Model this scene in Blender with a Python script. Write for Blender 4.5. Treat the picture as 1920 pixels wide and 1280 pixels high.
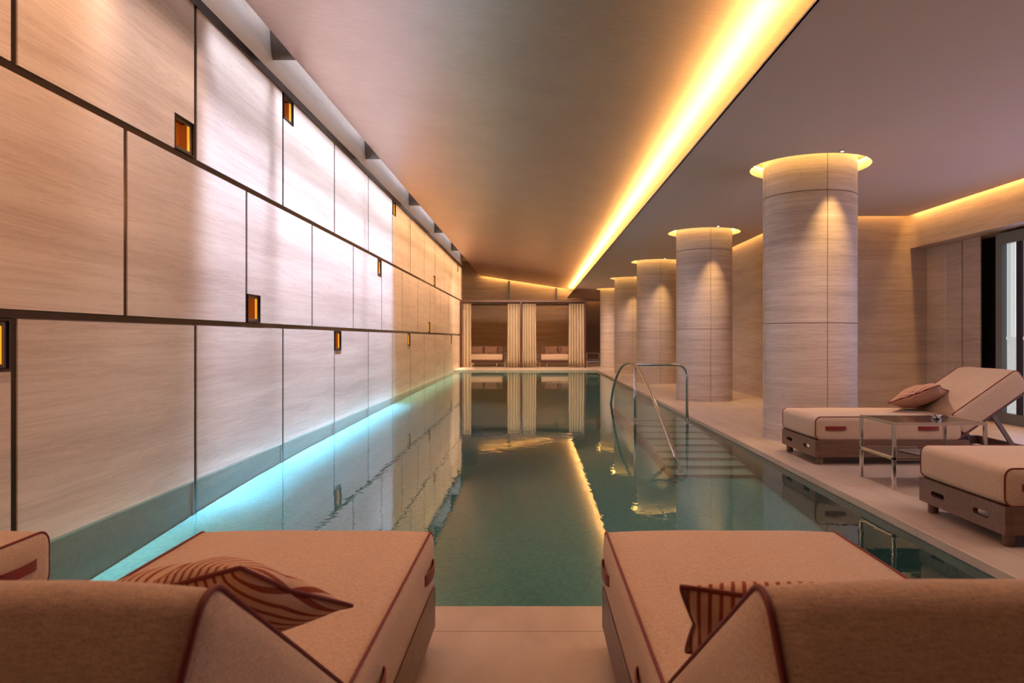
import bpy, bmesh, math, random
from mathutils import Vector, Matrix, noise
random.seed(7)
PI = math.pi
S = bpy.context.scene
C = S.collection
for o in list(bpy.data.objects): bpy.data.objects.remove(o)

# ------------------------------------------------------------------ camera
F = 1330.0; EYE = 1.15; VPX, VPY = 1000.0, 634.0
cam = bpy.data.cameras.new('camera'); camo = bpy.data.objects.new('camera', cam); C.objects.link(camo)
camo.location = (0, 0, EYE); camo.rotation_euler = (PI/2, 0, 0)
cam.sensor_width = 36; cam.sensor_fit = 'HORIZONTAL'; cam.lens = F/1920*36
cam.shift_x = (960-VPX)/1920; cam.shift_y = (VPY-640)/1920
cam.clip_start = 0.05; cam.clip_end = 200
cam.dof.use_dof = True; cam.dof.focus_distance = 5.5; cam.dof.aperture_fstop = 7.0
S.camera = camo

# ------------------------------------------------------------------ world, exposure
w = bpy.data.worlds.new('world'); S.world = w; w.use_nodes = True
w.node_tree.nodes['Background'].inputs[0].default_value = (.75, .85, 1, 1)
w.node_tree.nodes['Background'].inputs[1].default_value = .6
vs = S.view_settings
vs.view_transform = 'Standard'; vs.look = 'None'; vs.gamma = 1; vs.use_curve_mapping = False
vs.exposure = 0.45

# ------------------------------------------------------------------ lights of the room, and added fills
XW = -2.89          # left stone wall face
XG = -2.62          # left edge of the sloping ceiling (slot between it and the wall)
ZC = 3.12           # low ceiling
XE = 1.67           # edge of the low ceiling
WL = -.055          # water level
def ceil_z(x): return 4.22 - .153*(x - XG)

def area(name, loc, sx, sy, power, col, rot=(0, 0, 0), spread=180):
    l = bpy.data.lights.new(name, 'AREA'); l.shape = 'RECTANGLE'; l.size = sx; l.size_y = sy
    l.energy = power; l.color = col; l.spread = math.radians(spread)
    o = bpy.data.objects.new(name, l); o.location = loc; o.rotation_euler = rot; C.objects.link(o)
    return o
COOL = (.76, .79, 1.0); WARM = (1.0, .62, .34); AMBER = (1.0, .50, .13); LILAC = (.95, .74, .85)
# wall wash strips in the slot above the left wall (turned slightly to the wall)
XL, ZL, WL_ = -2.655, 4.36, .04
def slot(name, y0, y1, per_m, col, tilt, spread): area(name, (XL, (y0+y1)/2, ZL), WL_, y1-y0, per_m*(y1-y0), col, (0, math.radians(tilt), 0), spread)
COOL2 = (.70, .73, 1.0)
slot('slot_light_cool', 6.3, 7.78, 4.5, COOL, 13, 40)
slot('slot_light_cool', 7.93, 14.55, 7.5, COOL, 13, 40)
slot('slot_light_cool_low', 6.2, 7.80, 17, COOL2, 4, 18)
slot('slot_light_cool_low', 7.93, 14.55, 20, COOL2, 4, 17)
slot('slot_light_mixed_near', 4.6, 6.25, 6.5, (1, .74, .66), 5, 30)
slot('slot_light_warm_near', -1.5, 4.8, 7, (1, .58, .34), 9, 40)
slot('slot_light_warm_far', 14.55, 28.4, 5.5, (1, .60, .30), 13, 40)
slot('slot_light_warm_low', 14.55, 28.4, 9, (1, .62, .38), 4, 20)
area('slot_light_cool_beam', (-2.66, 9.4, 4.36), .04, 11.0, 9, (.50, .80, 1), (0, math.radians(2), 0), 6)
area('fascia_fill', (-2.68, 13, 4.62), .06, 30, 36, (.96, .86, .94), (0, math.radians(30), 0), 175)  # added wide fill to brighten the fascia, not a wash strip
# cove above the edge of the low ceiling
area('cove_light', (XE+.10, 18.9, ZC+.06), .03, 31.6, 300, (1, .54, .15), (0, math.radians(180-8), 0), 170)
area('cove_light_far_wall', (-.4, 34.94, 4.05), 4.3, .04, 45, AMBER, (math.radians(12), math.radians(8.7), 0))
# slots along the right hand walls
area('slot_light_right_wall', (4.36, 23.2, ZC+.14), .04, 23.2, 105, AMBER, (0, math.radians(-10), 0))
area('slot_light_cross_wall', (5.3, 11.50, ZC+.14), 1.6, .04, 6, AMBER, (math.radians(10), 0, 0))
area('slot_light_beam', (6.09, 7.2, ZC+.14), .04, 8.4, 60, AMBER, (0, math.radians(-14), 0), 110)
# daylight through the fluted glass doors on the right
area('door_daylight', (6.30, 6.3, 1.4), 2.3, 6.0, 26, (.50, .48, 1.0), (0, math.radians(90), 0))
# added warm fills without fixtures, over the deck and the near pool end
area('deck_fill', (4.2, 3.6, 3.08), 2.6, 2.2, 40, (1, .68, .52))
area('pool_end_fill', (-.3, 3.0, 3.62), 3.4, 2.4, 46, (1, .52, .31), (math.radians(-6), 0, 0))
area('mid_pool_fill', (-.2, 14, 3.85), 2.4, 14, 0, LILAC)  # added lilac fill, switched off
area('cabana_front_fill', (-.4, 24.6, 3.5), 4.0, .5, 120, (1, .66, .42), (math.radians(44), 0, 0), 120)  # added fill to brighten the curtains, no fixture there
def spot(loc, power, col, size, blend, rot=(0, 0, 0), rad=.02):
    l = bpy.data.lights.new('downlight_or_fill', 'SPOT'); l.energy = power; l.color = col; l.spot_size = math.radians(size)
    l.spot_blend = blend; l.shadow_soft_size = rad
    o = bpy.data.objects.new('downlight_or_fill', l); o.location = loc; o.rotation_euler = rot; C.objects.link(o)
    return o

# ------------------------------------------------------------------ materials
def mat(name):
    m = bpy.data.materials.new(name); m.use_nodes = True
    nt = m.node_tree; return m, nt, nt.nodes['Principled BSDF']
def nd(nt, typ, **kw):
    n = nt.nodes.new(typ)
    for k, v in kw.items(): setattr(n, k, v)
    return n
def plain(name, col, rough=.5, metal=0, emit=None, es=0, spec=None):
    m, nt, b = mat(name)
    b.inputs['Base Color'].default_value = (*col, 1); b.inputs['Roughness'].default_value = rough
    b.inputs['Metallic'].default_value = metal
    if spec is not None: b.inputs['Specular IOR Level'].default_value = spec
    if emit: b.inputs['Emission Color'].default_value = (*emit, 1); b.inputs['Emission Strength'].default_value = es
    return m
def coords(nt, scale, obj=False, rot=(0, 0, 0)):
    if obj: t = nd(nt, 'ShaderNodeTexCoord').outputs['Object']
    else: t = nd(nt, 'ShaderNodeNewGeometry').outputs['Position']
    mp = nd(nt, 'ShaderNodeMapping'); mp.inputs['Scale'].default_value = scale; mp.inputs['Rotation'].default_value = rot
    nt.links.new(t, mp.inputs[0]); return mp.outputs[0]
def tex(nt, vec, scale, detail=4, rough=.6, dist=0):
    n = nd(nt, 'ShaderNodeTexNoise'); n.inputs['Scale'].default_value = scale; n.inputs['Detail'].default_value = detail
    n.inputs['Roughness'].default_value = rough; n.inputs['Distortion'].default_value = dist
    nt.links.new(vec, n.inputs['Vector']); return n.outputs['Fac']
def ramp(nt, fac, stops):
    r = nd(nt, 'ShaderNodeValToRGB'); e = r.color_ramp.elements
    while len(e) < len(stops): e.new(.5)
    for i, (p, c) in enumerate(stops): e[i].position = p; e[i].color = (*c, 1)
    nt.links.new(fac, r.inputs[0]); return r.outputs[0]
def mixc(nt, fac, a, b, mode='MIX'):
    m = nd(nt, 'ShaderNodeMix', data_type='RGBA', blend_type=mode)
    for s, v in ((m.inputs[0], fac), (m.inputs[6], a), (m.inputs[7], b)):
        if hasattr(v, 'links'): nt.links.new(v, s)
        elif isinstance(v, tuple): s.default_value = (*v, 1)
        else: s.default_value = v
    return m.outputs[2]
def math_(nt, op, a, b=None, c=None):
    m = nd(nt, 'ShaderNodeMath', operation=op)
    for i, v in enumerate((a, b, c)):
        if v is None: continue
        if hasattr(v, 'links'): nt.links.new(v, m.inputs[i])
        else: m.inputs[i].default_value = v
    return m.outputs[0]
def bump(nt, b, fac, strength, dist=.01):
    n = nd(nt, 'ShaderNodeBump'); n.inputs['Strength'].default_value = strength; n.inputs['Distance'].default_value = dist
    nt.links.new(fac, n.inputs['Height']); nt.links.new(n.outputs[0], b.inputs['Normal'])

def travertine(name, c_lo, c_mid, c_hi, rough=.55, stretch=(.35, .35, 5.0), obj=False, vein=.6, scale=1.0):
    m, nt, b = mat(name)
    v = coords(nt, stretch, obj)
    n1 = tex(nt, v, 1.6*scale, 8, .68, .35)
    base = ramp(nt, n1, [(.28, c_lo), (.5, c_mid), (.72, c_hi)])
    v2 = coords(nt, (stretch[0]*.8, stretch[1]*.8, stretch[2]*1.6), obj)
    n2 = tex(nt, v2, 3.2*scale, 6, .72, .9)
    band = ramp(nt, n2, [(.46, (1, 1, 1)), (.5, (.70, .66, .63)), (.535, (1, 1, 1))])
    col = mixc(nt, vein, base, band, 'MULTIPLY')
    n3 = tex(nt, coords(nt, (1, 1, 1), obj), 60, 2)
    col = mixc(nt, .18, col, ramp(nt, n3, [(.35, (.78, .76, .74)), (.6, (1, 1, 1))]), 'MULTIPLY')
    nt.links.new(col, b.inputs['Base Color']); b.inputs['Roughness'].default_value = rough
    bump(nt, b, n2, .08, .004)
    return m
M = {}
M['wall'] = travertine('travertine_wall', (.45, .36, .30), (.58, .485, .41), (.66, .57, .49), .45, (.35, .17, 2.6), vein=.5)
M['column'] = travertine('travertine_column', (.42, .34, .30), (.56, .475, .43), (.68, .60, .55), .5, (.40, .40, 7.5), vein=.85)
M['side'] = travertine('travertine_side', (.36, .28, .23), (.48, .39, .33), (.58, .49, .42), .5, (.35, .35, 4.5), vein=.5)
M['fascia'] = travertine('travertine_fascia', (.50, .44, .38), (.62, .56, .50), (.68, .62, .57), .5, (.35, .30, 2.0), vein=.2)

# deck stone with joints
m, nt, b = mat('deck_stone'); M['deck'] = m
v = coords(nt, (1.2, .5, 1)); n1 = tex(nt, v, 3, 8, .7, .4)
base = ramp(nt, n1, [(.3, (.40, .325, .275)), (.52, (.485, .405, .345)), (.75, (.55, .47, .405))])
sx = nd(nt, 'ShaderNodeSeparateXYZ'); nt.links.new(nd(nt, 'ShaderNodeNewGeometry').outputs['Position'], sx.inputs[0])
def joint(c, off, period, half):
    t = math_(nt, 'SUBTRACT', c, off); t = math_(nt, 'WRAP', t, period/2, -period/2); t = math_(nt, 'ABSOLUTE', t)
    return math_(nt, 'LESS_THAN', t, half)
jx = joint(sx.outputs[0], 2.57, 1.20, .0022)
jx = math_(nt, 'MULTIPLY', jx, math_(nt, 'GREATER_THAN', sx.outputs[0], 2.5))
jy = joint(sx.outputs[1], 2.46, 1.83, .0022)
jy = math_(nt, 'MULTIPLY', jy, math_(nt, 'GREATER_THAN', sx.outputs[0], 2.3))
jn = joint(sx.outputs[1], 2.785, 60, .003)
jn = math_(nt, 'MULTIPLY', jn, math_(nt, 'LESS_THAN', sx.outputs[0], 2.57))
j = math_(nt, 'MINIMUM', math_(nt, 'ADD', math_(nt, 'ADD', jx, jy), jn), 1)
nt.links.new(mixc(nt, j, base, (.20, .15, .12)), b.inputs['Base Color'])
n4 = tex(nt, coords(nt, (1, 1, 1)), 5, 4)
mr = nd(nt, 'ShaderNodeMapRange'); nt.links.new(n4, mr.inputs[0]); mr.inputs[3].default_value = .25; mr.inputs[4].default_value = .42
nt.links.new(mr.outputs[0], b.inputs['Roughness'])

# mosaic of the basin
def mosaic(name, scale, k=1.0):
    m, nt, b = mat(name)
    vo = nd(nt, 'ShaderNodeTexVoronoi', distance='CHEBYCHEV'); vo.inputs['Randomness'].default_value = 0; vo.inputs['Scale'].default_value = 34
    nt.links.new(coords(nt, scale), vo.inputs['Vector'])
    wn = nd(nt, 'ShaderNodeTexWhiteNoise'); nt.links.new(vo.outputs['Position'], wn.inputs['Vector'])
    tile = ramp(nt, wn.outputs['Value'], [(0, (.13, .33, .33)), (.5, (.17, .385, .38)), (1, (.22, .45, .44))])
    gr = math_(nt, 'GREATER_THAN', vo.outputs['Distance'], .45)
    c = mixc(nt, gr, tile, (.18, .34, .33))
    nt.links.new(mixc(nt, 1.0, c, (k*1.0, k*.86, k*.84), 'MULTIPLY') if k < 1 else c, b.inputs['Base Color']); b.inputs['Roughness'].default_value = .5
    return m
M['mosaic'] = mosaic('pool_mosaic', (1, 1, .001)); M['mosaic_side_dim'] = mosaic('pool_mosaic_side_dim', (.001, 1, 1), .45)  # side copy of the tile darkened: dim reflections put into its colour
# stone of the pool steps
M['step_stone'] = travertine('pool_step_stone', (.30, .36, .33), (.38, .42, .38), (.44, .46, .42), .6, (.5, .5, 2), vein=.3)
M['step_edge'] = plain('step_edge', (.28, .12, .10), .5)

# water: clear surface, mirror by Fresnel, small ripples
m, nt, b = mat('water'); M['water'] = m; nt.nodes.remove(b)
out = nt.nodes['Material Output']
tr = nd(nt, 'ShaderNodeBsdfTransparent'); tr.inputs[0].default_value = (.64, .87, .89, 1)
gl = nd(nt, 'ShaderNodeBsdfGlossy'); gl.inputs['Roughness'].default_value = .0; gl.inputs['Color'].default_value = (.88, .98, .98, 1)
fr = nd(nt, 'ShaderNodeFresnel'); fr.inputs['IOR'].default_value = 1.48
mx = nd(nt, 'ShaderNodeMixShader')
n1 = tex(nt, coords(nt, (1.0, .8, 1)), 6.5, 3, .55, .4)
n2 = tex(nt, coords(nt, (1, .7, 1)), .9, 2, .5, .2)
h = math_(nt, 'ADD', math_(nt, 'MULTIPLY', n1, .17), math_(nt, 'MULTIPLY', n2, .6))
bn = nd(nt, 'ShaderNodeBump'); bn.inputs['Strength'].default_value = .10; bn.inputs['Distance'].default_value = .05
nt.links.new(h, bn.inputs['Height'])
for s in (gl, fr): nt.links.new(bn.outputs[0], s.inputs['Normal'])
nt.links.new(fr.outputs[0], mx.inputs[0]); nt.links.new(tr.outputs[0], mx.inputs[1]); nt.links.new(gl.outputs[0], mx.inputs[2])
nt.links.new(mx.outputs[0], out.inputs[0])

# brushed leaf ceiling
m, nt, b = mat('metal_leaf_ceiling'); M['leaf'] = m
n1 = tex(nt, coords(nt, (1.2, 22, 4)), 4, 6, .7, .2)
n2 = tex(nt, coords(nt, (1, 1, 1)), 1.3, 4, .6)
c1 = ramp(nt, n1, [(.25, (.64, .46, .40)), (.75, (.82, .63, .56))])
nt.links.new(mixc(nt, .3, c1, ramp(nt, n2, [(.3, (.75, .70, .66)), (.7, (1, 1, 1))]), 'MULTIPLY'), b.inputs['Base Color'])
b.inputs['Metallic'].default_value = .85; b.inputs['Roughness'].default_value = .40
bump(nt, b, n1, .12, .004)
M['plaster'] = plain('ceiling_plaster', (.60, .49, .44), .8)
M['cove'] = plain('cove_plaster', (.80, .74, .66), .8)
M['bronze'] = plain('dark_bronze', (.115, .085, .075), .22, .95)
M['bronze_satin'] = plain('satin_bronze', (.20, .165, .15), .32, .9)
M['chrome'] = plain('polished_chrome', (.72, .70, .68), .10, 1)
M['steel'] = plain('polished_steel', (.55, .55, .55), .14, 1)
M['black_glass'] = plain('smoked_glass', (.012, .015, .018), .10, 0); M['black_glass'].node_tree.nodes['Principled BSDF'].inputs['IOR'].default_value = 1.13
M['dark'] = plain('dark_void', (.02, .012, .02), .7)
M['piping'] = plain('dark_red_piping', (.16, .014, .012), .6)
M['strap'] = plain('red_leather', (.20, .018, .012), .45)
M['amber'] = plain('amber_glass', (.5, .16, .03), .25, 0, (1, .20, .015), .10)
M['amber_strip'] = plain('amber_led_strip', (1, .6, .1), .4, 0, (1, .42, .03), .6)
M['ring_led'] = plain('ring_led', (1, .8, .4), .4, 0, (1, .56, .14), 22)
M['lens'] = plain('downlight_lens', (1, .9, .8), .4, 0, (1, .86, .75), 9)
M['white_metal'] = plain('white_metal', (.6, .55, .5), .4)
M['grey_frame'] = plain('grey_door_frame', (.15, .17, .18), .4, .2)
M['paper'] = plain('paper', (.6, .5, .42), .7)

def wood(name, a, c, scale=1.0):
    m, nt, b = mat(name)
    n1 = tex(nt, coords(nt, (14, 1.2, 14), True), 3*scale, 8, .65, 1.2)
    n2 = tex(nt, coords(nt, (60, 3, 60), True), 5*scale, 3)
    c1 = ramp(nt, n1, [(.3, a), (.7, c)])
    nt.links.new(mixc(nt, .35, c1, ramp(nt, n2, [(.4, (.6, .55, .5)), (.6, (1, 1, 1))]), 'MULTIPLY'), b.inputs['Base Color'])
    b.inputs['Roughness'].default_value = .42; bump(nt, b, n2, .1, .001)
    return m
M['walnut'] = wood('walnut', (.10, .052, .035), (.20, .118, .082))
M['redwood'] = plain('cabana_wood', (.075, .024, .015), .4)

m, nt, b = mat('woven_fabric'); M['fabric'] = m
n1 = tex(nt, coords(nt, (260, 60, 260), True), 1, 3, .7)
n2 = tex(nt, coords(nt, (1, 1, 1), True), 6, 4)
n3 = tex(nt, coords(nt, (60, 240, 240), True), 1, 3, .7)
wv = math_(nt, 'MULTIPLY', math_(nt, 'ADD', n1, n3), .5)
c1 = ramp(nt, wv, [(.32, (.40, .28, .205)), (.62, (.64, .50, .39))])
nt.links.new(mixc(nt, .25, c1, ramp(nt, n2, [(.3, (.8, .77, .74)), (.7, (1, 1, 1))]), 'MULTIPLY'), b.inputs['Base Color'])
b.inputs['Roughness'].default_value = .9; b.inputs['Sheen Weight'].default_value = .15; b.inputs['Specular IOR Level'].default_value = .2
bump(nt, b, wv, .5, .004)

def stripes(name, period, ax=0):
    m, nt, b = mat(name)
    sx = nd(nt, 'ShaderNodeSeparateXYZ'); nt.links.new(nd(nt, 'ShaderNodeTexCoord').outputs['Object'], sx.inputs[0])
    t = math_(nt, 'WRAP', sx.outputs[ax], 1*period, 0); t = math_(nt, 'DIVIDE', t, period)
    col = ramp(nt, t, [(.0, (.58, .40, .29)), (.56, (.58, .40, .29)), (.62, (.27, .065, .035)), (.93, (.27, .065, .035)), (.99, (.58, .40, .29))])
    nt.links.new(col, b.inputs['Base Color']); b.inputs['Roughness'].default_value = .9; b.inputs['Specular IOR Level'].default_value = .2
    bump(nt, b, tex(nt, coords(nt, (1, 1, 1), True), 220, 2), .3, .002)
    return m
M['stripe'] = stripes('striped_cotton', .0185)
M['stripe_fine'] = stripes('fine_striped_cotton', .012)
M['pillow_plain'] = plain('sofa_pillow_fabric', (.22, .12, .085), .9)
m, nt, b = mat('curtain_linen'); M['curtain'] = m
b.inputs['Base Color'].default_value = (.82, .72, .58, 1); b.inputs['Roughness'].default_value = .9
# lit fluted glass
m, nt, b = mat('fluted_lit_glass'); M['fluted'] = m
sy = nd(nt, 'ShaderNodeSeparateXYZ'); nt.links.new(nd(nt, 'ShaderNodeNewGeometry').outputs['Position'], sy.inputs[0])
cx = nd(nt, 'ShaderNodeCombineXYZ'); nt.links.new(sy.outputs[1], cx.inputs[1])
nA = tex(nt, cx.outputs[0], 34, 2, .5)
nB = tex(nt, coords(nt, (1, 1, 1)), 120, 2)
low = math_(nt, 'LESS_THAN', sy.outputs[2], 1.15)
colA = ramp(nt, nA, [(.3, (.30, .34, .36)), (.5, (.55, .58, .58)), (.62, (.9, .95, .97))])
colB = ramp(nt, nB, [(.35, (.40, .44, .46)), (.65, (.78, .80, .78))])
cc = mixc(nt, low, colA, colB)
b.inputs['Base Color'].default_value = (.25, .27, .28, 1); b.inputs['Roughness'].default_value = .25
nt.links.new(cc, b.inputs['Emission Color']); b.inputs['Emission Strength'].default_value = .55

# ------------------------------------------------------------------ mesh helpers
def link(name, bm, m, parent=None, smooth=False, autosmooth=None):
    me = bpy.data.meshes.new(name); bmesh.ops.recalc_face_normals(bm, faces=bm.faces[:]); bm.to_mesh(me); bm.free()
    for mm in (m if isinstance(m, (list, tuple)) else [m]): me.materials.append(mm)
    if smooth:
        for p in me.polygons: p.use_smooth = True
        if autosmooth: me.set_sharp_from_angle(angle=math.radians(autosmooth))
    o = bpy.data.objects.new(name, me); C.objects.link(o)
    if parent is not None: o.parent = parent
    return o
def box(bm, x0, x1, y0, y1, z0, z1, bev=0, mi=0):
    r = bmesh.ops.create_cube(bm, size=1)
    bmesh.ops.scale(bm, vec=(abs(x1-x0), abs(y1-y0), abs(z1-z0)), verts=r['verts'])
    bmesh.ops.translate(bm, vec=((x0+x1)/2, (y0+y1)/2, (z0+z1)/2), verts=r['verts'])
    vs_ = set(r['verts']); fs = [f for f in bm.faces if all(v in vs_ for v in f.verts)]
    for f in fs: f.material_index = mi
    if bev:
        es = [e for e in bm.edges if e.verts[0] in vs_ and e.verts[1] in vs_]
        bmesh.ops.bevel(bm, geom=es, offset=bev, segments=2, affect='EDGES', profile=.5)
def obox(name, dims, m, parent=None, bev=0):
    bm = bmesh.new(); box(bm, *dims, bev=bev); return link(name, bm, m, parent)
def tube(bm, pts, r, seg=10, closed=False):
    pts = [Vector(p) for p in pts]; n = len(pts); rings = []; up = None
    for i, p in enumerate(pts):
        if closed: t = pts[(i+1) % n]-pts[i-1]
        else: t = pts[min(i+1, n-1)]-pts[max(i-1, 0)]
        t.normalize()
        if up is None:
            up = Vector((0, 0, 1)) if abs(t.z) < .9 else Vector((1, 0, 0))
        u = up - t*up.dot(t); u.normalize(); up = u; vv = t.cross(u)
        rr = r[i] if isinstance(r, (list, tuple)) else r
        rings.append([bm.verts.new(p+(u*math.cos(a)+vv*math.sin(a))*rr) for a in [2*PI*k/seg for k in range(seg)]])
    for i in range(n if closed else n-1):
        A = rings[i]; B = rings[(i+1) % n]
        for k in range(seg): bm.faces.new((A[k], A[(k+1) % seg], B[(k+1) % seg], B[k]))
    if not closed: bm.faces.new(rings[0][::-1]); bm.faces.new(rings[-1])
def lathe(bm, prof, seg=32, cx=0, cy=0, mi=0, cap=True):
    rings = [[bm.verts.new((cx+r*math.cos(2*PI*k/seg), cy+r*math.sin(2*PI*k/seg), z)) for k in range(seg)] for r, z in prof]
    for A, B in zip(rings, rings[1:]):
        for k in range(seg):
            f = bm.faces.new((A[k], A[(k+1) % seg], B[(k+1) % seg], B[k])); f.material_index = mi
    if cap and prof[0][0] > 1e-4: bm.faces.new(rings[0][::-1])
    if cap and prof[-1][0] > 1e-4: bm.faces.new(rings[-1])
def plate(outer, holes, fn, t):
    """flat outline with holes, in 2D; fn(u, v, w) maps to 3D; thickness t"""
    bm = bmesh.new(); edges = []
    for loop in [outer]+holes:
        vs_ = [bm.verts.new((u, v, 0)) for u, v in loop]
        for a, b2 in zip(vs_, vs_[1:]+vs_[:1]): edges.append(bm.edges.new((a, b2)))
    bmesh.ops.triangle_fill(bm, use_beauty=True, use_dissolve=False, edges=edges)
    r = bmesh.ops.extrude_face_region(bm, geom=bm.faces[:])
    for e in r['geom']:
        if isinstance(e, bmesh.types.BMVert): e.co.z = t
    for v in bm.verts: v.co = Vector(fn(*v.co))
    return bm
def empty(name, label, cat, loc=(0, 0, 0), rz=0, group=None):
    o = bpy.data.objects.new(name, None); C.objects.link(o); o.location = loc; o.rotation_euler = (0, 0, rz)
    o.empty_display_size = .1
    return tag(o, label, cat, group)
def tag(o, label=None, cat=None, group=None, kind=None):
    if label: o['label'] = label
    if cat: o['category'] = cat
    if group: o['group'] = group
    if kind: o['kind'] = kind
    return o
def struct(o, label=None): o['kind'] = 'structure'; return tag(o, label)
def children(o): return [c for c in bpy.data.objects if c.parent == o]
def copy_tree(o, parent=None):
    c = o.copy(); C.objects.link(c)
    if parent is not None: c.parent = parent
    for ch in children(o): copy_tree(ch, c)
    return c

# ------------------------------------------------------------------ room shell
YB, YF = -3.0, 35.0           # back wall, far wall
PY0, PY1, PX1 = 3.05, 25.9, 2.32
XS = 4.40; YT = 11.54; XB = 6.13; XD = 6.40
bm = bmesh.new()
box(bm, XW-.9, 9.5, YB, PY0, -.30, 0, .004)
box(bm, PX1, 9.5, PY0, PY1, -.30, 0, .004)
box(bm, XW-.9, 9.5, PY1, YF+.3, -.30, 0, .004)
struct(link('floor', bm, M['deck']), 'beige stone deck around the pool')

# pool basin: bed profile, side walls
bm = bmesh.new()
prof = [(PY0, -.52), (4, -.47), (5, -.42), (6.2, -.35), (7.4, -.30), (9, -.265), (12.5, -.225), (18, -.19), (PY1, -.175)]
for (y0, z0), (y1, z1) in zip(prof, prof[1:]):
    A = [bm.verts.new(p) for p in ((XW-.03, y0, z0), (PX1, y0, z0), (PX1, y1, z1), (XW-.03, y1, z1))]; bm.faces.new(A)
for x in (XW-.03, PX1-.002):
    for (y0, z0), (y1, z1) in zip(prof, prof[1:]):
        bm.faces.new([bm.verts.new(p) for p in ((x, y0, z0), (x, y1, z1), (x, y1, -.05), (x, y0, -.05))])
bm.faces.ensure_lookup_table()
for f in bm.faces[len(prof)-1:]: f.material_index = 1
for y, z in ((PY0+.002, -.52), (PY1-.002, -.175)):
    bm.faces.new([bm.verts.new(p) for p in ((XW-.03, y, z), (PX1, y, z), (PX1, y, -.05), (XW-.03, y, -.05))])
struct(link('pool_basin', bm, [M['mosaic'], M['mosaic_side_dim']]), 'green glass mosaic basin of the pool')
bm = bmesh.new()
bm.faces.new([bm.verts.new(p) for p in ((XW-.02, PY0+.001, WL), (PX1-.001, PY0+.001, WL), (PX1-.001, PY1-.001, WL), (XW-.02, PY1-.001, WL))])
tag(link('pool_water', bm, M['water']), 'calm teal water filling the long pool', 'water', kind='stuff')

# pool steps along the right side, running down towards the camera
sx0, sx1 = 1.43, PX1-.004
ys = [7.35, 7.68, 8.02, 8.36, 8.72, 9.15, 9.65, 10.2, 10.8, 11.5]
zs = [-.27, -.235, -.205, -.18, -.158, -.14, -.125, -.112, -.10]
bm = bmesh.new()
for (y0, y1), z in zip(zip(ys, ys[1:]), zs): box(bm, sx0, sx1, y0, y1+.001, -.31, z, .003)
box(bm, sx0, sx1, 11.5, 13.0, -.30, -.095, .003)
st = link('pool_steps', bm, M['step_stone'])
struct(st, 'stone steps under the water along the right side')
bm = bmesh.new()
for (y0, y1), z in zip(zip(ys, ys[1:]), zs): box(bm, sx0+.02, sx1, y0-.006, y0+.03, z-.012, z+.003)  # thin darker strip along the front of each tread
tag(link('step_dark_strip', bm, plain('step_dark_strip', (.16, .14, .12), .6), st), 'dark strip on each step edge')
bm = bmesh.new()
pr = [(7.15, -.30)]+[((a+b2)/2, z) for (a, b2), z in zip(zip(ys, ys[1:]), zs)]+[(13.0, -.09)]
for (y0, z0), (y1, z1) in zip(pr, pr[1:]):
    v8 = [bm.verts.new(p) for p in ((sx0-.015, y0, -.31), (sx0+.02, y0, -.31), (sx0+.02, y0, z0+.008), (sx0-.015, y0, z0+.008),
                                    (sx0-.015, y1, -.31), (sx0+.02, y1, -.31), (sx0+.02, y1, z1+.008), (sx0-.015, y1, z1+.008))]
    for q in ((0, 1, 2, 3), (7, 6, 5, 4), (0, 4, 5, 1), (1, 5, 6, 2), (2, 6, 7, 3), (3, 7, 4, 0)): bm.faces.new([v8[i] for i in q])
tag(link('step_side', bm, M['step_edge'], st), 'reddish brown side of the steps')

# ---- left wall: stone panels in three courses set in dark bronze trim
T = .05; PIT = 2.12
ZR = [(WL-.02, 1.26), (1.31, 2.63), (2.68, 3.99)]      # courses
J13 = [3.95+PIT*k for k in range(-4, 13)]; J2 = [5.03+PIT*k for k in range(-4, 12)]
YE = 28.9
NW, NH = .33, .29
niches = [(2, 6.07, 'L', 'B'), (2, 8.19, 'R', 'T'), (1, 7.15, 'R', 'B'), (0, 3.95, 'L', 'T'), (0, 10.31, 'R', 'T'),
          (1, 13.51, 'L', 'T'), (2, 14.55, 'R', 'T'), (0, 16.67, 'L', 'T'), (2, 20.91, 'L', 'B'), (1, 19.87, 'L', 'B'),
          (2, 27.27, 'L', 'T'), (0, 25.15, 'L', 'T')]
bm = bmesh.new()
box(bm, XW-.30, XW-.16, YB, YE, -.4, 5.0)
def add_plate_yz(bm, outline, x0, x1):
    b2 = plate(outline, [], lambda u, v, w_: (x0+w_, u, v), x1-x0)
    bmesh.ops.recalc_face_normals(b2, faces=b2.faces[:])
    me = bpy.data.meshes.new('t'); b2.to_mesh(me); b2.free(); bm.from_mesh(me); bpy.data.meshes.remove(me)
for row, (z0, z1) in enumerate(ZR):
    js = [YB]+[j_ for j_ in (J2 if row == 1 else J13) if YB < j_ < YE]+[YE]
    for a, c in zip(js, js[1:]):
        y0 = a+(T/2 if a != YB else 0)+.002; y1 = c-(T/2 if c != YE else 0)-.002; za = z0+.002; zb = z1-.002
        cut = {}
        for r_, jy_, sd, tb in niches:
            if r_ != row: continue
            if sd == 'L' and abs(jy_-c) < .2: cut['R'+tb] = 1
            if sd == 'R' and abs(jy_-a) < .2: cut['L'+tb] = 1
        P = []
        P += [(y0+NW, za), (y0+NW, za+NH), (y0, za+NH)][::1] if 'LB' in cut else [(y0, za)]
        P = P[::-1] if 'LB' not in cut else [(y0+NW, za), (y0+NW, za+NH), (y0, za+NH)]
        P = P  # bottom-left, then go up (clockwise)
        P += [(y0, zb-NH), (y0+NW, zb-NH), (y0+NW, zb)] if 'LT' in cut else [(y0, zb)]
        P += [(y1-NW, zb), (y1-NW, zb-NH), (y1, zb-NH)] if 'RT' in cut else [(y1, zb)]
        P += [(y1, za+NH), (y1-NW, za+NH), (y1-NW, za)] if 'RB' in cut else [(y1, za)]
        add_plate_yz(bm, P, XW-.03, XW)
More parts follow.
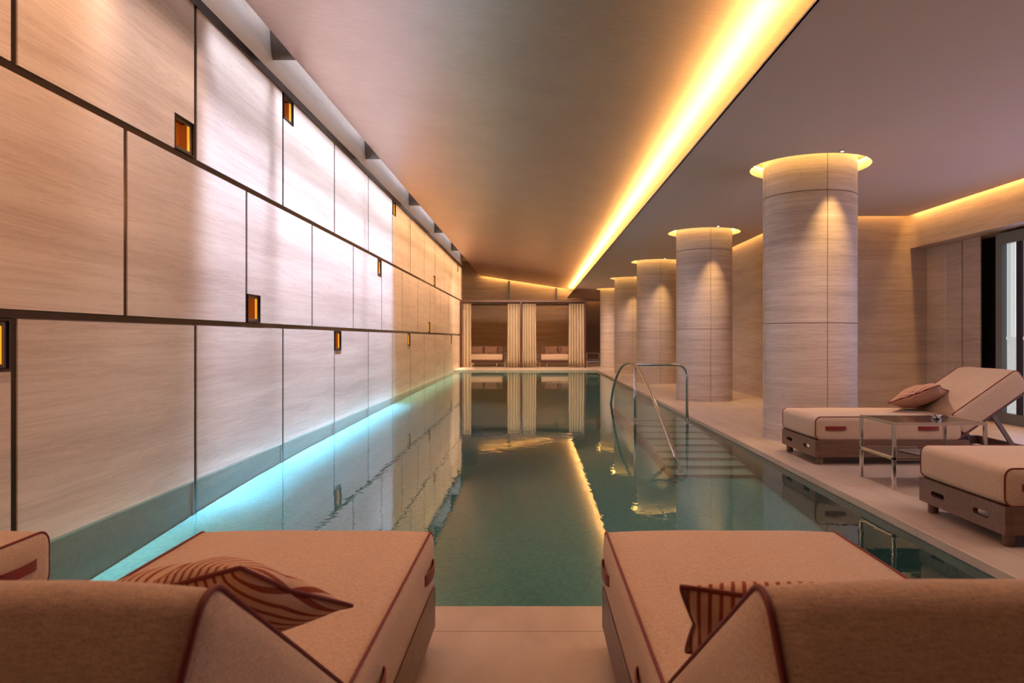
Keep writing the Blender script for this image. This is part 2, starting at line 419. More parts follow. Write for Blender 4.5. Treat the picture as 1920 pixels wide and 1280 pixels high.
struct(link('wall_left', bm, M['wall']), 'tall travertine panel wall on the left of the pool')
tn = [0]
def trim(dims, label, m='bronze', bev=.003):
    tn[0] += 1
    return struct(obox('trim_%d' % tn[0], dims, M[m], None, bev), label)
for (za, zb) in ((1.26, 1.31), (2.63, 2.68)):
    trim((XW-.16, XW-.006, YB, YE, za, zb), 'dark bronze band running along the left wall at z')
trim((XW-.16, XW+.012, YB, YE, 3.99, 4.08), 'dark bronze band along the top of the panels')
for o in (bpy.data.objects['trim_1'],): o['label'] = 'dark bronze band above the lowest course of panels'
bpy.data.objects['trim_2']['label'] = 'dark bronze band below the top course of panels'
for row, (z0, z1) in enumerate(ZR):
    for j_ in (J2 if row == 1 else J13):
        if YB < j_ < YE: trim((XW-.16, XW-.008, j_-T/2, j_+T/2, z0-(.3 if row == 0 else 0), z1), None, 'bronze', .002)
# pale fascia over the wall, alcove and far wall
struct(obox('wall_left_fascia', (XW-.16, XW, YB, YE, 4.08, 4.95), M['fascia']), 'pale stone fascia above the left panels')
struct(obox('wall_alcove', (-3.7, -3.5, YE-.1, YF, 0, 5.0), M['side']))
struct(obox('wall_alcove_return', (-3.7, XW-.1, YE-.12, YE, 0, 5.0), M['side']))
bm = bmesh.new()
box(bm, -3.7, 2.55, YF, YF+.2, 0, 5.0); box(bm, 3.42, 9.5, YF, YF+.2, 0, 5.0); box(bm, 2.55, 3.42, YF, YF+.2, 2.97, 5.0)
struct(link('wall_far', bm, M['side']), 'far stone wall behind the cabanas')
struct(obox('wall_far_recess', (2.45, 3.5, YF+.5, YF+.6, 0, 3.4), M['walnut']))
struct(obox('wall_back', (-3.2, 9.5, YB-.2, YB, 0, 5.0), M['walnut']))
for x in (-1.2, 1.13): trim((x-.045, x+.045, YF-.07, YF-.005, 2.85, ceil_z(x)-.02), 'slim grey metal strip on the far wall above the cabanas', 'grey_frame')

# ---- baffles in the light slot
for i, y in enumerate((3.5, 7.86, 12.22, 16.5, 20.75, 25.0)):
    bm = bmesh.new(); P = []
    for k in range(13):
        t = k/12; P.append((y-.09*math.sin(t*PI*.5)**1.0*(1-.0)+.0, 4.235+.42*(1-math.cos(t*PI*.5))+.1*t))
    v1 = [[bm.verts.new((x, py+dy, pz)) for py, pz in P] for x, dy in ((XW+.002, 0), (XG+.02, 0), (XG+.02, .012), (XW+.002, .012))]
    for a in range(4):
        A, B = v1[a], v1[(a+1) % 4]
        for k in range(12): bm.faces.new((A[k], A[k+1], B[k+1], B[k]))
    bm.faces.new([v1[a][0] for a in range(4)]); bm.faces.new([v1[a][-1] for a in range(4)])
    nth = ['out of view above the lounge', 'nearest to the camera', 'second from the camera', 'third from the camera', 'fourth from the camera', 'farthest from the camera'][i]
    if i: tag(link('light_baffle', bm, M['bronze_satin'], smooth=True, autosmooth=40), 'curved metal shield in the slot above the left wall, '+nth, 'light shield', 'metal shields in the slot above the left wall')
    else: bm.free()

# ---- sloping leaf ceiling
XR = 2.25
bm = bmesh.new()
v8 = []
for y in (YB, YF-.12):
    v8.append([bm.verts.new(p) for p in ((XG, y, ceil_z(XG)), (XR, y, ceil_z(XR)), (XR, y, ceil_z(XR)+.05), (XG, y, ceil_z(XG)+.06))])
A, B = v8
for k in range(4): bm.faces.new((A[k], A[(k+1) % 4], B[(k+1) % 4], B[k]))
bm.faces.new(A); bm.faces.new(B)
struct(link('ceiling', bm, M['leaf']), 'sloping brushed metal leaf ceiling over the pool')
struct(obox('ceiling_upper', (-3.7, 9.6, YB, YF+.2, 4.95, 5.05), M['cove']))
# low ceiling over the deck with ring openings round the columns and slots along the walls
COLX, COLY, CR, RR = 3.19, [8.2+5.06*i for i in range(5)], .51, .665
def circ(cx, cy, r, n=56): return [(cx+r*math.cos(2*PI*k/n), cy+r*math.sin(2*PI*k/n)) for k in range(n)]
outer = [(XE, YB), (XB-.09, YB), (XB-.09, YT-.09), (XS-.09, YT-.09), (XS-.09, YF-.12), (XE, YF-.12)]
bm = plate(outer, [circ(COLX, y, RR) for y in COLY], lambda u, v, w_: (u, v, ZC+w_), .02)
lc = struct(link('ceiling_low', bm, M['plaster']), 'lower plaster ceiling over the deck')
trim((XE, XE+.015, YB, YF-.12, ZC, ZC+.035), 'thin lip at the edge of the low ceiling', 'white_metal', 0)
# cove interior above
outer2 = [(XR, YB), (9.5, YB), (9.5, YF), (XR, YF)]
bm = plate(outer2, [], lambda u, v, w_: (u, v, 3.42+w_), .05)
box(bm, XR, XR+.03, YB, YF, ZC+.04, ceil_z(XR)+.05)
struct(link('ceiling_void', bm, M['cove']))

# ---- right hand walls
struct(obox('wall_right', (XS, XS+.2, YT, YF, 0, 3.42), M['side']), 'stone wall behind the columns')
struct(obox('wall_cross', (XS, 9.5, YT, YT+.2, 0, 3.42), M['side']), 'stone return wall at the end of the lounge')
bm = bmesh.new(); box(bm, XB, 9.5, YB, YT+.01, 2.61, 3.42, 0)
struct(link('wall_beam', bm, M['side']), 'stone beam over the glass doors')
bm = bmesh.new()
box(bm, XD, XD+.02, 11.02, YT, 0, 2.62, .003); box(bm, XD, XD+.02, 10.60, 11.0, 0, 2.62, .003); box(bm, XD, XD+.02, 10.16, 10.575, 0, 2.62, .003)
box(bm, XD, XD+.12, YB, 3.2, 0, 2.62, .003)
struct(link('wall_right_panels', bm, M['side']), 'stone panels beside the dark doorway')
trim((XD-.003, XD+.03, 11.0, 11.02, 0, 2.6), 'slim pale metal joint between stone panels', 'white_metal', 0)
bm = bmesh.new(); box(bm, XD+.25, XD+.3, 9.5, 10.7, 0, 2.62); box(bm, XD, XD+.3, 9.3, 9.4, 0, 2.62)  # near-black sheets: the corridor's darkness is put into their colour
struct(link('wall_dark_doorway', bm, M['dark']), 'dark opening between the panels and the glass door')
bm = bmesh.new(); box(bm, 9.4, 9.5, YB, YF, 0, 5)
struct(link('wall_outer', bm, M['dark']))
# glass doors
y = 9.76; n = 1
while y > 3.4:
    y0 = y-3.1
    fr_ = bmesh.new()
    box(fr_, XD-.04, XD+.10, y-.13, y, 0, 2.58, .004); box(fr_, XD-.04, XD+.10, y0, y0+.09, 0, 2.58, .004)
    box(fr_, XD-.04, XD+.10, y0+.09, y-.13, 2.43, 2.58, .004); box(fr_, XD-.04, XD+.10, y0+.09, y-.13, 0, .14, .004)
    d = struct(link('door_%d' % n, fr_, M['grey_frame']), 'grey framed door with lit fluted glass')
    bm = bmesh.new(); box(bm, XD+.03, XD+.045, y0+.09, y-.13, .14, 2.43)
    for k in range(95):
        yy = y0+.11+k*.031
        if yy < y-.15: tube(bm, [(XD+.03, yy, 1.15), (XD+.03, yy, 2.43)], .009, 6)
    box(bm, XD+.02, XD+.035, y0+.09, y-.13, 1.13, 1.17)
    link('fluted_glass', bm, M['fluted'], d)
    y = y0-.01; n += 1

# ------------------------------------------------------------------ columns with ring coves and downlights
bmc = bmesh.new()
NA = 96; gz = [1.318, 2.76]
za = [0]
for g in gz: za += [g-.004, g-.003, g+.003, g+.004]
za += [3.40]
ang = []
for q in range(4):
    a0 = q*PI/2-PI/2; g = .006/CR/2
    ang += [(a0-g*1.4, 0), (a0-g, 1), (a0+g, 1), (a0+g*1.4, 0)]
    for k in range(1, 24): ang.append((a0+k*PI/48, 0))
rings = []
for i, z in enumerate(za):
    gzv = any(abs(abs(z-g)-.003) < 1e-6 for g in gz)
    rings.append([bmc.verts.new(((CR-(.005 if (gg or gzv) else 0))*math.cos(a), (CR-(.005 if (gg or gzv) else 0))*math.sin(a), z)) for a, gg in ang])
n = len(ang)
for i in range(len(za)-1):
    dz = (za[i+1]-za[i]) < .0075
    for k in range(n):
        f = bmc.faces.new((rings[i][k], rings[i][(k+1) % n], rings[i+1][(k+1) % n], rings[i+1][k]))
        if dz or (ang[k][1] and ang[(k+1) % n][1]): f.material_index = 1
groove = plain('stone_joint', (.16, .12, .10), .8)
which = ['nearest, behind the first lounger', 'second from the camera', 'third from the camera', 'fourth from the camera', 'farthest, next to the cabana']
col0 = None
for i, y in enumerate(COLY):
    if i == 0:
        o = link('column', bmc, [M['column'], groove], smooth=True, autosmooth=30); col0 = o
        bm = bmesh.new()
        prof_ = [(RR+.0, ZC+.046), (RR+.0, ZC+.10), (RR-.012, ZC+.10), (RR-.012, ZC+.005), (RR, ZC+.002)]
        rg = bmesh.new(); lathe(rg, [(RR, ZC+.0), (RR, ZC+.09), (RR-.008, ZC+.09), (RR-.008, ZC+.0), (RR, ZC+.0)], 64, cap=False)
        ring_o = link('ceiling_ring', rg, M['white_metal'], o, smooth=True, autosmooth=30)
        bm = bmesh.new(); tube(bm, [(math.cos(2*PI*k/48)*(RR-.028), math.sin(2*PI*k/48)*(RR-.028), ZC+.105) for k in range(48)], .010, 6, True)
        link('ring_light', bm, M['ring_led'], o)
        bm = bmesh.new(); lathe(bm, [(.85, ZC+.05), (.85, ZC+.20), (.50, ZC+.20)], 48, cap=False)
        for f in [f for f in bm.faces if len(f.verts) > 4]: bm.faces.remove(f)
        link('cove_shell', bm, M['cove'], o)
    else: o = copy_tree(col0)
    o.location = (COLX, y, 0)
    tag(o, 'round travertine column with glowing ring cove, '+which[i], 'column', 'round stone columns along the deck')
# downlights
dl0 = None
pts = [(3.24, 7.44), (3.24, 12.42), (3.24, 17.45), (3.24, 22.5), (3.78, 11.6)]
dlab = ['in front of the nearest column', 'in front of the second column', 'in front of the third column', 'in front of the fourth column', 'between the first and second columns']
for i, (x, y) in enumerate(pts):
    if dl0 is None:
        dl0 = empty('downlight', 'x', 'downlight')
        bm = bmesh.new(); lathe(bm, [(.014, -.012), (.030, -.012), (.030, 0), (.014, 0)], 24)
        link('rim', bm, M['white_metal'], dl0)
        bm = bmesh.new(); lathe(bm, [(0.0, -.013), (.014, -.013)], 20); link('lens', bm, M['lens'], dl0)
        o = dl0
    else: o = copy_tree(dl0)
    o.location = (x, y, ZC)
    tag(o, 'tiny bright recessed ceiling spotlight '+dlab[i], 'downlight', 'recessed spotlights in the low ceiling')
for x, y in pts[:4]:
    spot((x, y, ZC-.03), 105, (1, .58, .20), 54, .9, (math.radians(6), 0, 0))
for y in COLY:
    spot((3.0, y+.9, ZC-.03), 50, (1, .60, .38), 110, .8)      # pools of light on the deck
    spot((2.45, y-1.6, ZC-.03), 85, (1, .72, .66), 125, .9)  # added flood to lift the columns, no fixture here

# ------------------------------------------------------------------ niche lights in the left wall
# local axes: y along the wall, z up, x out of the wall
nl = empty('niche_light', 'x', 'wall light')
bm = bmesh.new(); w2, h2 = NW/2, NH/2; ft = .014
for q in ((-w2, -w2+ft, -h2, h2), (w2-ft, w2, -h2, h2), (-w2+ft, w2-ft, -h2, -h2+ft), (-w2+ft, w2-ft, h2-ft, h2)): box(bm, -.10, .004, *q, bev=.002)
link('outer_frame', bm, M['bronze'], nl)
bm = bmesh.new(); a, c = w2-.018, h2-.018; ft = .022
for q in ((-a, -a+ft, -c, c), (a-ft, a, -c, c), (-a+ft, a-ft, -c, -c+ft), (-a+ft, a-ft, c-ft, c)): box(bm, -.018, -.010, *q, bev=.002)
link('inner_frame', bm, M['bronze_satin'], nl)
bm = bmesh.new(); box(bm, -.115, -.105, -w2+.002, w2-.002, -h2+.002, h2-.002); bm2 = link('amber_panel', bm, M['amber'], nl)
bm = bmesh.new(); box(bm, -.104, -.034, .119, .123, -h2+.02, h2-.02); link('amber_side', bm, M['amber'], nl)
bm = bmesh.new(); box(bm, -.036, -.018, .114, .121, -h2+.03, h2-.03); link('light_strip', bm, M['amber_strip'], nl)
nlab = {0: 'in the top course, largest one, on the upper bronze band', 1: 'directly under the top band, nearest of those',
        2: 'in the middle course, just above the lower bronze band', 3: 'cut off by the left edge of the photo',
        4: 'in the lowest course, in line with the nearest cool panels', 5: 'in the middle course, hanging under the upper band',
        6: 'under the top band where the cool light turns amber', 7: 'in the lowest course, second one from the far end',
        8: 'in the top course standing on the band, far part of the wall', 9: 'in the middle course standing on the band, far part of the wall',
        10: 'under the top band, farthest one of the wall', 11: 'in the lowest course, farthest one near the cabana'}
for i, (row, jy_, sd, tb) in enumerate(niches):
    o = nl if i == 0 else copy_tree(nl)
    z0, z1 = ZR[row]
    yy = jy_+(T/2+.002+w2)*(1 if sd == 'R' else -1); zz = (z0+.002+h2) if tb == 'B' else (z1-.002-h2)
    o.location = (XW, yy, zz); tag(o, 'amber niche light '+nlab[i], 'wall light', 'amber niche lights in the left wall')

# ------------------------------------------------------------------ pool handrails
bm = bmesh.new()
def arc_pts(c, r, a0, a1, n, f): return [f(c[0]+r*math.cos(a0+(a1-a0)*k/n), c[1]+r*math.sin(a0+(a1-a0)*k/n)) for k in range(n+1)]
key = [(13.35, -.19), (13.22, -.03), (12.7, .33), (11.9, .62), (11.1, .755), (10.35, .785), (9.6, .70), (8.9, .52), (8.2, .30), (7.6, .08), (7.22, -.06), (6.98, -.16)]
P = []
def catmull(p0, p1, p2, p3, t):
    return tuple(.5*((2*b_)+(-a_+c_)*t+(2*a_-5*b_+4*c_-d_)*t*t+(-a_+3*b_-3*c_+d_)*t**3) for a_, b_, c_, d_ in zip(p0, p1, p2, p3))
for i in range(len(key)-1):
    p0 = key[max(i-1, 0)]; p3 = key[min(i+2, len(key)-1)]
    for k in range(6): P.append(catmull(p0, key[i], key[i+1], p3, k/6))
P.append(key[-1])
RX = 1.45
tube(bm, [(RX, y, z) for y, z in P], .021, 12)
hr = empty('handrail', 'polished steel arched handrail rising out of the pool over the steps', 'handrail', (0, 0, 0))
o = link('arched_rail', bm, M['steel'], hr, smooth=True)
bm = bmesh.new()
YR = 10.1; L = [(RX, YR, -.10), (RX, YR, .70)]
L = [(RX, YR, -.11), (RX, YR, .76)]
tube(bm, L, .020, 12); link('post', bm, M['steel'], hr, smooth=True)
bm = bmesh.new(); pts2 = [(RX, YR, .775), (2.04, YR, .775)]
pts2 += [(2.04+.15*math.sin(t), YR, .625+.15*math.cos(t)) for t in [PI/2*k/8 for k in range(1, 9)]]
pts2 += [(2.19, YR, -.11)]
tube(bm, pts2, .021, 12); link('top_rail', bm, M['steel'], hr, smooth=True)
for x in (RX, 2.19):
    bm = bmesh.new(); lathe(bm, [(.021, -.045), (.05, -.05), (.052, -.062), (.021, -.062)], 24, x, YR); link('flange', bm, M['steel'], hr, smooth=True, autosmooth=30)

# ------------------------------------------------------------------ sun loungers
LW = .84; SEAT = 1.33; ZM0, ZM1 = .225, .435
def rr_profile(L0, L1, z0, z1, r, n=7):
    P = []
    for (cx, cz, a0) in ((L1-r, z1-r, 0), (L0+r, z1-r, PI/2), (L0+r, z0+r, PI), (L1-r, z0+r, 3*PI/2)):
        for k in range(n+1):
            a = a0+PI/2*k/n; P.append((cx+r*math.cos(a), cz+r*math.sin(a)))
    # resample evenly along the long runs
    out = []
    for i, p in enumerate(P):
        q = P[(i+1) % len(P)]; out.append(p); d = math.dist(p, q)
        m_ = int(d/.06)
        for k in range(1, m_): out.append((p[0]+(q[0]-p[0])*k/m_, p[1]+(q[1]-p[1])*k/m_))
    return out
def cushion(L0, L1, z0, z1, W, r, crown, seed, xf=lambda p: p, wob=.004):
    """profile in local y/z extruded over x; returns bmesh of cover and the two piping loops"""
    P = rr_profile(L0, L1, z0, z1, r); bm = bmesh.new(); NX = 20; cols = []
    cy, cz = (L0+L1)/2, (z0+z1)/2
    def disp(x, y, z):
        u = x/(W/2); t = max(0, (z-cz)/((z1-z0)/2)); e = max(0, 1-u**4)
        v_ = (y-cy)/((L1-L0)/2); e2 = max(0, 1-abs(v_)**4)
        k = noise.noise(Vector((x*2.6+seed, y*2.6, z*2)))*wob + noise.noise(Vector((x*9+seed, y*9, z*5)))*wob*.35
        return (x, y+(crown*.5*(1 if v_ > 0 else -1)*e*abs(v_)**5), z+crown*e*(.25+.75*e2)*t + k*t)
    for i in range(NX+1):
        x = -W/2+W*i/NX; s = 1.0
        cols.append([bm.verts.new(xf(disp(x, y, z))) for y, z in P])
    n = len(P)
    for i in range(NX):
        for k in range(n): bm.faces.new((cols[i][k], cols[i+1][k], cols[i+1][(k+1) % n], cols[i][(k+1) % n]))
    for sgn, c in ((-1, cols[0]), (1, cols[-1])):
        prev = c
        for s, off in ((.90, .008), (.6, .013), (.25, .015)):
            ring = [bm.verts.new(xf((sgn*(W/2+off), cy+(y-cy)*(1-(1-s)*(z1-z0)/(L1-L0)), cz+(z-cz)*s))) for y, z in P]
            for k in range(n): bm.faces.new((prev[k], prev[(k+1) % n], ring[(k+1) % n], ring[k]))
            prev = ring
        bm.faces.new(prev)
    loops = [[xf((sg*(W/2+.001), cy+(y-cy)*1.001, cz+(z-cz)*1.01)) for y, z in P] for sg in (-1, 1)]
    return bm, loops
def piping(loop, parent):
    bm = bmesh.new(); tube(bm, loop, .0044, 6, True); return link('piping', bm, M['piping'], parent, smooth=True)
BA = math.radians(35)
def make_lounger():
    t = empty('sun_lounger', 'x', 'sun lounger')
    hw = LW/2+.012
    # foot panel with two slots
    def slot(cx, cz, hw_, hh): return [(cx-hw_+hh+hh*math.cos(a), cz+hh*math.sin(a)) for a in [PI/2+PI*k/6 for k in range(7)]]+[(cx+hw_-hh+hh*math.cos(a), cz+hh*math.sin(a)) for a in [-PI/2+PI*k/6 for k in range(7)]]
    bm = plate([(-hw, .07), (hw, .07), (hw, .225), (-hw, .225)], [slot(-.22, .145, .075, .018), slot(.22, .145, .075, .018)], lambda u, v, w_: (u, -w_, v), .03)
    link('foot_panel', bm, M['walnut'], t)
    bm = bmesh.new()
    for sg in (-1, 1):
        x0, x1 = sorted((sg*hw, sg*(hw-.03)))
        box(bm, x0, x1, -1.40, -.03, .07, .225, .003); box(bm, x0, x1, -2.02, -1.40, .07, .155, .003)
    box(bm, -hw+.03, hw-.03, -2.02, -1.99, .07, .155, .003)
    for k in range(8): box(bm, -hw+.03, hw-.03, -.12-k*.165, -.03-k*.165, .195, .215, .003)
    box(bm, -hw+.03, hw-.03, -1.42, -1.37, .09, .20, .003)
    link('frame', bm, M['walnut'], t)
    for x in (-hw+.06, hw-.06):
        for y in (-.06, -1.9):
            bm = bmesh.new(); lathe(bm, [(.028, 0), (.032, .004), (.034, .07)], 20, x, y); link('leg', bm, M['walnut'], t, smooth=True, autosmooth=40)
    bm, loops = cushion(-SEAT, -.005, ZM0, ZM1, LW, .05, .018, 1)
    s = link('mattress', bm, M['fabric'], t, smooth=True, autosmooth=60)
    for l in loops: piping(l, s)
    for sg in (-1, 1):
        for y0 in (-.28, -1.12):
            bm = bmesh.new(); N = 12
            pts3 = [(y0+.19*k/N, sg*(LW/2+.013+.014*math.sin(PI*k/N)**.5)) for k in range(N+1)]
            A = [[bm.verts.new((x+sg*dx, y, z)) for y, x in pts3] for dx, z in ((0, .315), (0, .352), (.004, .352), (.004, .315))]
            for a in range(4):
                for k in range(N): bm.faces.new((A[a][k], A[a][k+1], A[(a+1) % 4][k+1], A[(a+1) % 4][k]))
            bm.faces.new([A[a][0] for a in range(4)]); bm.faces.new([A[a][-1] for a in range(4)])
            link('strap_handle', bm, M['strap'], s)
    # back cushion: built flat, turned about the hinge
    hinge = Vector((0, -1.30, .24))
    def xf(p):
        x, y, z = p; c_, s_ = math.cos(BA), math.sin(BA)
        return (x, hinge.y + y*c_ + z*s_, hinge.z - y*s_ + z*c_)
    bm, loops = cushion(-.80, -.06, 0, .21, LW, .045, .020, 5, xf)
    b_ = link('back_cushion', bm, M['fabric'], t, smooth=True, autosmooth=60)
    for l in loops: piping(l, b_)
    bm = bmesh.new(); box(bm, -hw+.035, hw-.035, -.80, .0, -.03, -.004, .003)
    for v in bm.verts: v.co = Vector(xf(v.co))
    link('back_panel', bm, M['walnut'], t)
    for sg in (-1, 1):
        bm = bmesh.new(); p0 = Vector(xf((sg*.34, -.42, -.03))); p1 = Vector((sg*.34, -1.88, .12))
        d = (p1-p0).normalized(); q = Vector((0, -d.z, d.y))*.018; e = Vector((.012, 0, 0))
        v8 = [bm.verts.new(p+a*q+b2*e) for p in (p0, p1) for a, b2 in ((-1, -1), (1, -1), (1, 1), (-1, 1))]
        for f in ((0, 1, 2, 3), (7, 6, 5, 4), (0, 4, 5, 1), (1, 5, 6, 2), (2, 6, 7, 3), (3, 7, 4, 0)): bm.faces.new([v8[i] for i in f])
        link('support_strut', bm, M['bronze_satin'], t)
    return t
lg = make_lounger()
spots = [(-.80, 2.66, 0, 'lounger in front, left of the middle gap, with striped pillow', 'loungers facing the pool end'),
         (.69, 2.66, 0, 'lounger in front, right of the middle gap, half hiding its pillow', 'loungers facing the pool end'),
         (-2.235, 2.66, 0, 'lounger cut off at the lower left edge, beside the left wall', 'loungers facing the pool end'),
         (2.30, 2.70, 0, 'lounger whose corner just shows at the lower right edge', 'loungers facing the pool end'),
         (2.56, 6.87, PI/2, 'lounger beside the nearest column, raised backrest and pillow', 'loungers on the right deck'),
         (2.58, 4.31, PI/2, 'lounger cut off by the right edge, in front of the chrome table', 'loungers on the right deck')]
for i, (x, y, rz, lab, g) in enumerate(spots):
    o = lg if i == 0 else copy_tree(lg)
    o.location = (x, y, 0); o.rotation_euler = (0, 0, rz)
    tag(o, 'beige walnut '+lab, 'sun lounger', g)

# pillows
def pillow(name, W, H, D, m, seed, crease=0):
    bm = bmesh.new(); N = 26; top = []; bot = []
    for i in range(N+1):
        rt = []; rb = []
        for k in range(N+1):
            u = -1+2*i/N; v = -1+2*k/N
            pu = u*(1-.10*(1-abs(v))**1.2*abs(u)**3*1.0) ; pv = v*(1-.12*(1-abs(u))**1.2*abs(v)**3)
            x = pu*W/2; y = pv*H/2
            e = max(0, (1-u*u))**.55*max(0, (1-v*v))**.55
            h_ = D/2*e*(1+.18*noise.noise(Vector((u*1.7+seed, v*1.7, 0))))
            if crease: h_ -= crease*math.exp(-((u-.30-.25*v)/.10)**2)*e
            rt.append(bm.verts.new((x, y, h_)))
            rb.append(rt[-1] if (i in (0, N) or k in (0, N)) else bm.verts.new((x, y, -D/2*e*.8)))
        top.append(rt); bot.append(rb)
    for i in range(N):
        for k in range(N):
            bm.faces.new((top[i][k], top[i+1][k], top[i+1][k+1], top[i][k+1]))
            try: bm.faces.new((bot[i][k], bot[i][k+1], bot[i+1][k+1], bot[i+1][k]))
            except ValueError: pass
    loop = [top[i][0].co.copy() for i in range(N)]+[top[N][k].co.copy() for k in range(N)]+[top[i][N].co.copy() for i in range(N, 0, -1)]+[top[0][k].co.copy() for k in range(N, 0, -1)]
    o = link(name, bm, m, smooth=True)
    b2 = bmesh.new(); tube(b2, loop, .0045, 6, True); link('piping', b2, M['piping'], o, smooth=True)
    return o
def place(o, loc, eul, lab, cat='pillow', g=None): o.location = loc; o.rotation_euler = eul; return tag(o, lab, cat, g)
R_ = math.radians
place(pillow('striped_pillow', .44, .36, .155, M['stripe'], 3, .03), (-.64, 1.37, .625), (R_(-30), R_(-15), R_(-12)), 'red and cream striped pillow on the front left lounger', g='striped pillows on the loungers')
ex = Vector((.93, -.25, -.02)).normalized(); ey = Vector((.41, .65, -.63)); ey = (ey-ex*ey.dot(ex)).normalized(); ez = ex.cross(ey)
pc = Vector((.25, 1.2, .73)) + ex*.20 + ey*.17
place(pillow('striped_pillow', .40, .34, .15, M['stripe'], 8, .0), pc, Matrix((ex, ey, ez)).transposed().to_euler(), 'red and cream striped pillow half hidden behind the front right backrest', g='striped pillows on the loungers')
place(pillow('striped_pillow', .62, .46, .20, M['stripe_fine'], 12, .0), (3.70, 6.80, .59), (R_(-24), R_(8), R_(52)), 'finely striped pillow on the lounger beside the nearest column', g='striped pillows on the loungers')

# ------------------------------------------------------------------ chrome side tables
def make_table(x0, x1, y0, y1, H, shelf, name='side_table'):
    t = empty(name, 'x', 'side table', ((x0+x1)/2, (y0+y1)/2, 0)); a = (x1-x0)/2; c = (y1-y0)/2; r = .012
    for sx_ in (-1, 1):
        for sy_ in (-1, 1):
            bm = bmesh.new(); box(bm, sx_*a-r, sx_*a+r, sy_*c-r, sy_*c+r, 0, H-.024, .002); link('leg', bm, M['chrome'], t)
    for nm, z in (('top_rim', H-.024), ('shelf_rim', shelf-.022)):
        bm = bmesh.new()
        for sx_ in (-1, 1): box(bm, sx_*a-r, sx_*a+r, -c-r, c+r, z, z+.022, .002)
        for sy_ in (-1, 1): box(bm, -a+r, a-r, sy_*c-r, sy_*c+r, z, z+.022, .002)
        link(nm, bm, M['chrome'], t)
    bm = bmesh.new(); box(bm, -a+r, a-r, -c+r, c-r, H-.014, H-.003); link('glass_top', bm, M['black_glass'], t)
    bm = bmesh.new(); box(bm, -a+r, a-r, -c+r, c-r, shelf-.012, shelf-.002); link('glass_shelf', bm, M['black_glass'], t)
    return t
tb = make_table(2.73, 3.42, 5.37, 5.90, .515, .25)
tag(tb, 'square chrome side table with smoked glass top between the two right loungers', 'side table', 'chrome side tables')
bm = bmesh.new(); lathe(bm, [(.035, 0), (.036, .012), (.022, .014), (.022, .020), (.034, .024), (.034, .034), (.028, .034), (.028, .028), (0, .028)], 28)
o = link('small_tray', bm, M['chrome'], smooth=True, autosmooth=30); o.location = (3.18, 5.60, .513); o.name = 'candle_holder'
tag(o, 'little round metal candle holder on the chrome side table', 'candle holder')
bm = bmesh.new(); box(bm, -.15, .15, -.105, .105, 0, .006, .001); box(bm, -.148, .148, -.104, .104, .006, .010, .001)
o = link('booklet', bm, M['paper']); o.location = (3.1, 5.62, .249); o.rotation_euler = (0, 0, .15)
tag(o, 'flat paper booklet on the lower shelf of the chrome side table', 'booklet')
YC = 27.9
for k, (x0, x1, lab) in enumerate(((-1.16, -.72, 'beside the left cabana sofa behind the curtain'), (-.12, .26, 'at the left end of the right cabana sofa'), (2.18, 2.68, 'outside the cabana next to the farthest column'))):
    t = make_table(x0, x1, YC+.9, YC+1.35, .56, .30)
    tag(t, 'small chrome side table '+lab, 'side table', 'chrome side tables')

# ------------------------------------------------------------------ cabana
cb = empty('cabana', 'dark red wooden double cabana frame at the far end of the pool', 'cabana', (0, 0, 0))
YD = 2.6
for x in (-2.84, -.49, 2.04):
    for y in (YC, YC+YD): 
        bm = bmesh.new(); box(bm, x-.035, x+.035, y-.05, y+.05, 0, 2.56, .004); link('post', bm, M['redwood'], cb)
bm = bmesh.new(); box(bm, -2.88, 2.09, YC-.06, YC+.06, 2.56, 2.66, .004); link('front_beam', bm, M['redwood'], cb)
bm = bmesh.new(); box(bm, -2.88, 2.09, YC+YD-.06, YC+YD+.06, 2.56, 2.66, .004); link('rear_beam', bm, M['redwood'], cb)
for x in (-2.84, -.49, 2.04):
    bm = bmesh.new(); box(bm, x-.04, x+.04, YC+.06, YC+YD-.06, 2.56, 2.66, .004); link('side_beam', bm, M['redwood'], cb)
bm = bmesh.new(); box(bm, -2.80, 2.0, YC+.10, YC+.14, 2.50, 2.56, .003); link('curtain_rail', bm, M['bronze'], cb)
bm = bmesh.new(); box(bm, -2.80, 2.0, YC+.3, YC+YD-.07, 2.57, 2.60); link('roof_panel', bm, M['redwood'], cb)
cl = ['at the left post of the cabana', 'just left of the middle post', 'just right of the middle post', 'at the right post of the cabana']
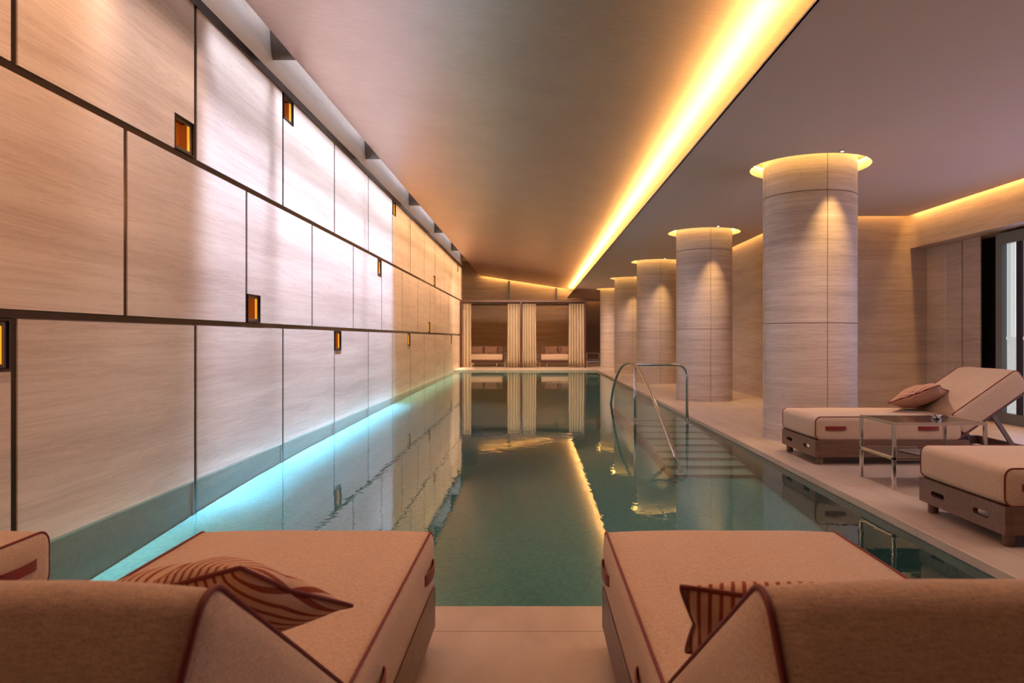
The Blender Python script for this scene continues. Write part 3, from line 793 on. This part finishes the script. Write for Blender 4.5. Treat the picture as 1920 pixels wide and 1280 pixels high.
for i, (x0, x1) in enumerate(((-2.80, -2.46), (-1.03, -.53), (-.45, .10), (1.38, 1.99))):
    bm = bmesh.new(); N = 90; cols = []; nf = int((x1-x0)/.088)
    rnd = random.Random(i+4); ph = [rnd.uniform(-.6, .6) for _ in range(4)]
    for k in range(N+1):
        t_ = k/N; col_ = []
        for q in range(9):
            zz = .03+2.49*q/8; flare = 1+.06*(1-q/8)**2
            xx = (x0+x1)/2+(t_-.5)*(x1-x0)*flare; d = (.052+.02*(1-q/8))*math.sin(2*PI*nf*t_+ph[0]+.6*math.sin(5*t_+ph[1])+.2*(q/8))
            col_.append(bm.verts.new((xx+.008*math.sin(2*PI*nf*t_*1+PI/2), YC-.09+.16-.0+d*.9, zz)))
        cols.append(col_)
    for k in range(N):
        for q in range(8): bm.faces.new((cols[k][q], cols[k+1][q], cols[k+1][q+1], cols[k][q+1]))
    bmesh.ops.solidify(bm, geom=bm.faces[:], thickness=.006)
    o = link('curtain', bm, M['curtain'], smooth=True)
    tag(o, 'cream pleated floor length curtain '+cl[i], 'curtain', 'cabana curtains')
def sofa(x0, x1, lab, pil, plab):
    W = x1-x0; cx = (x0+x1)/2; yf = YC+.75
    t = empty('sofa', lab, 'sofa', (cx, yf, 0), group='cabana sofas')
    bm = bmesh.new(); box(bm, -W/2, W/2, 0, .85, .17, .26, .01); link('base', bm, M['redwood'], t)
    b2, lp = cushion(-.82, 0, .26, .50, W-.04, .05, .012, 9)
    for v in b2.verts: v.co = Vector((v.co.x, v.co.y+.84, v.co.z))
    link('seat_cushion', b2, M['fabric'], t, smooth=True, autosmooth=50)
    b2 = bmesh.new(); box(b2, -W/2, W/2, .68, .86, .30, .82, .05); link('backrest', b2, M['pillow_plain'], t, smooth=True, autosmooth=50)
    for x in (-W/2+.25, W/2-.25):
        for y in (.06, .78):
            b2 = bmesh.new(); lathe(b2, [(.03, 0), (.03, .17)], 14, x, y); link('leg', b2, M['chrome'], t)
    for k, (px, rz) in enumerate(pil):
        place(pillow('sofa_pillow', .58, .36, .15, M['pillow_plain'], px), (px, yf+.52, .665), (R_(72), 0, R_(rz)), 'brown pillow '+plab[k], g='cabana sofa pillows')
sofa(-2.74, -1.24, 'low upholstered sofa on short legs inside the left half of the cabana', [(-2.36, 4), (-1.75, -5)], ['at the left on the left cabana sofa', 'at the right on the left cabana sofa'])
sofa(.30, 1.80, 'low upholstered sofa on short legs inside the right half of the cabana', [(.72, 3), (1.42, -3)], ['at the left on the right cabana sofa', 'at the right on the right cabana sofa, by the curtain'])
area('doorway_lintel_light', (2.98, YF+.35, 3.3), .8, .04, 5, AMBER)
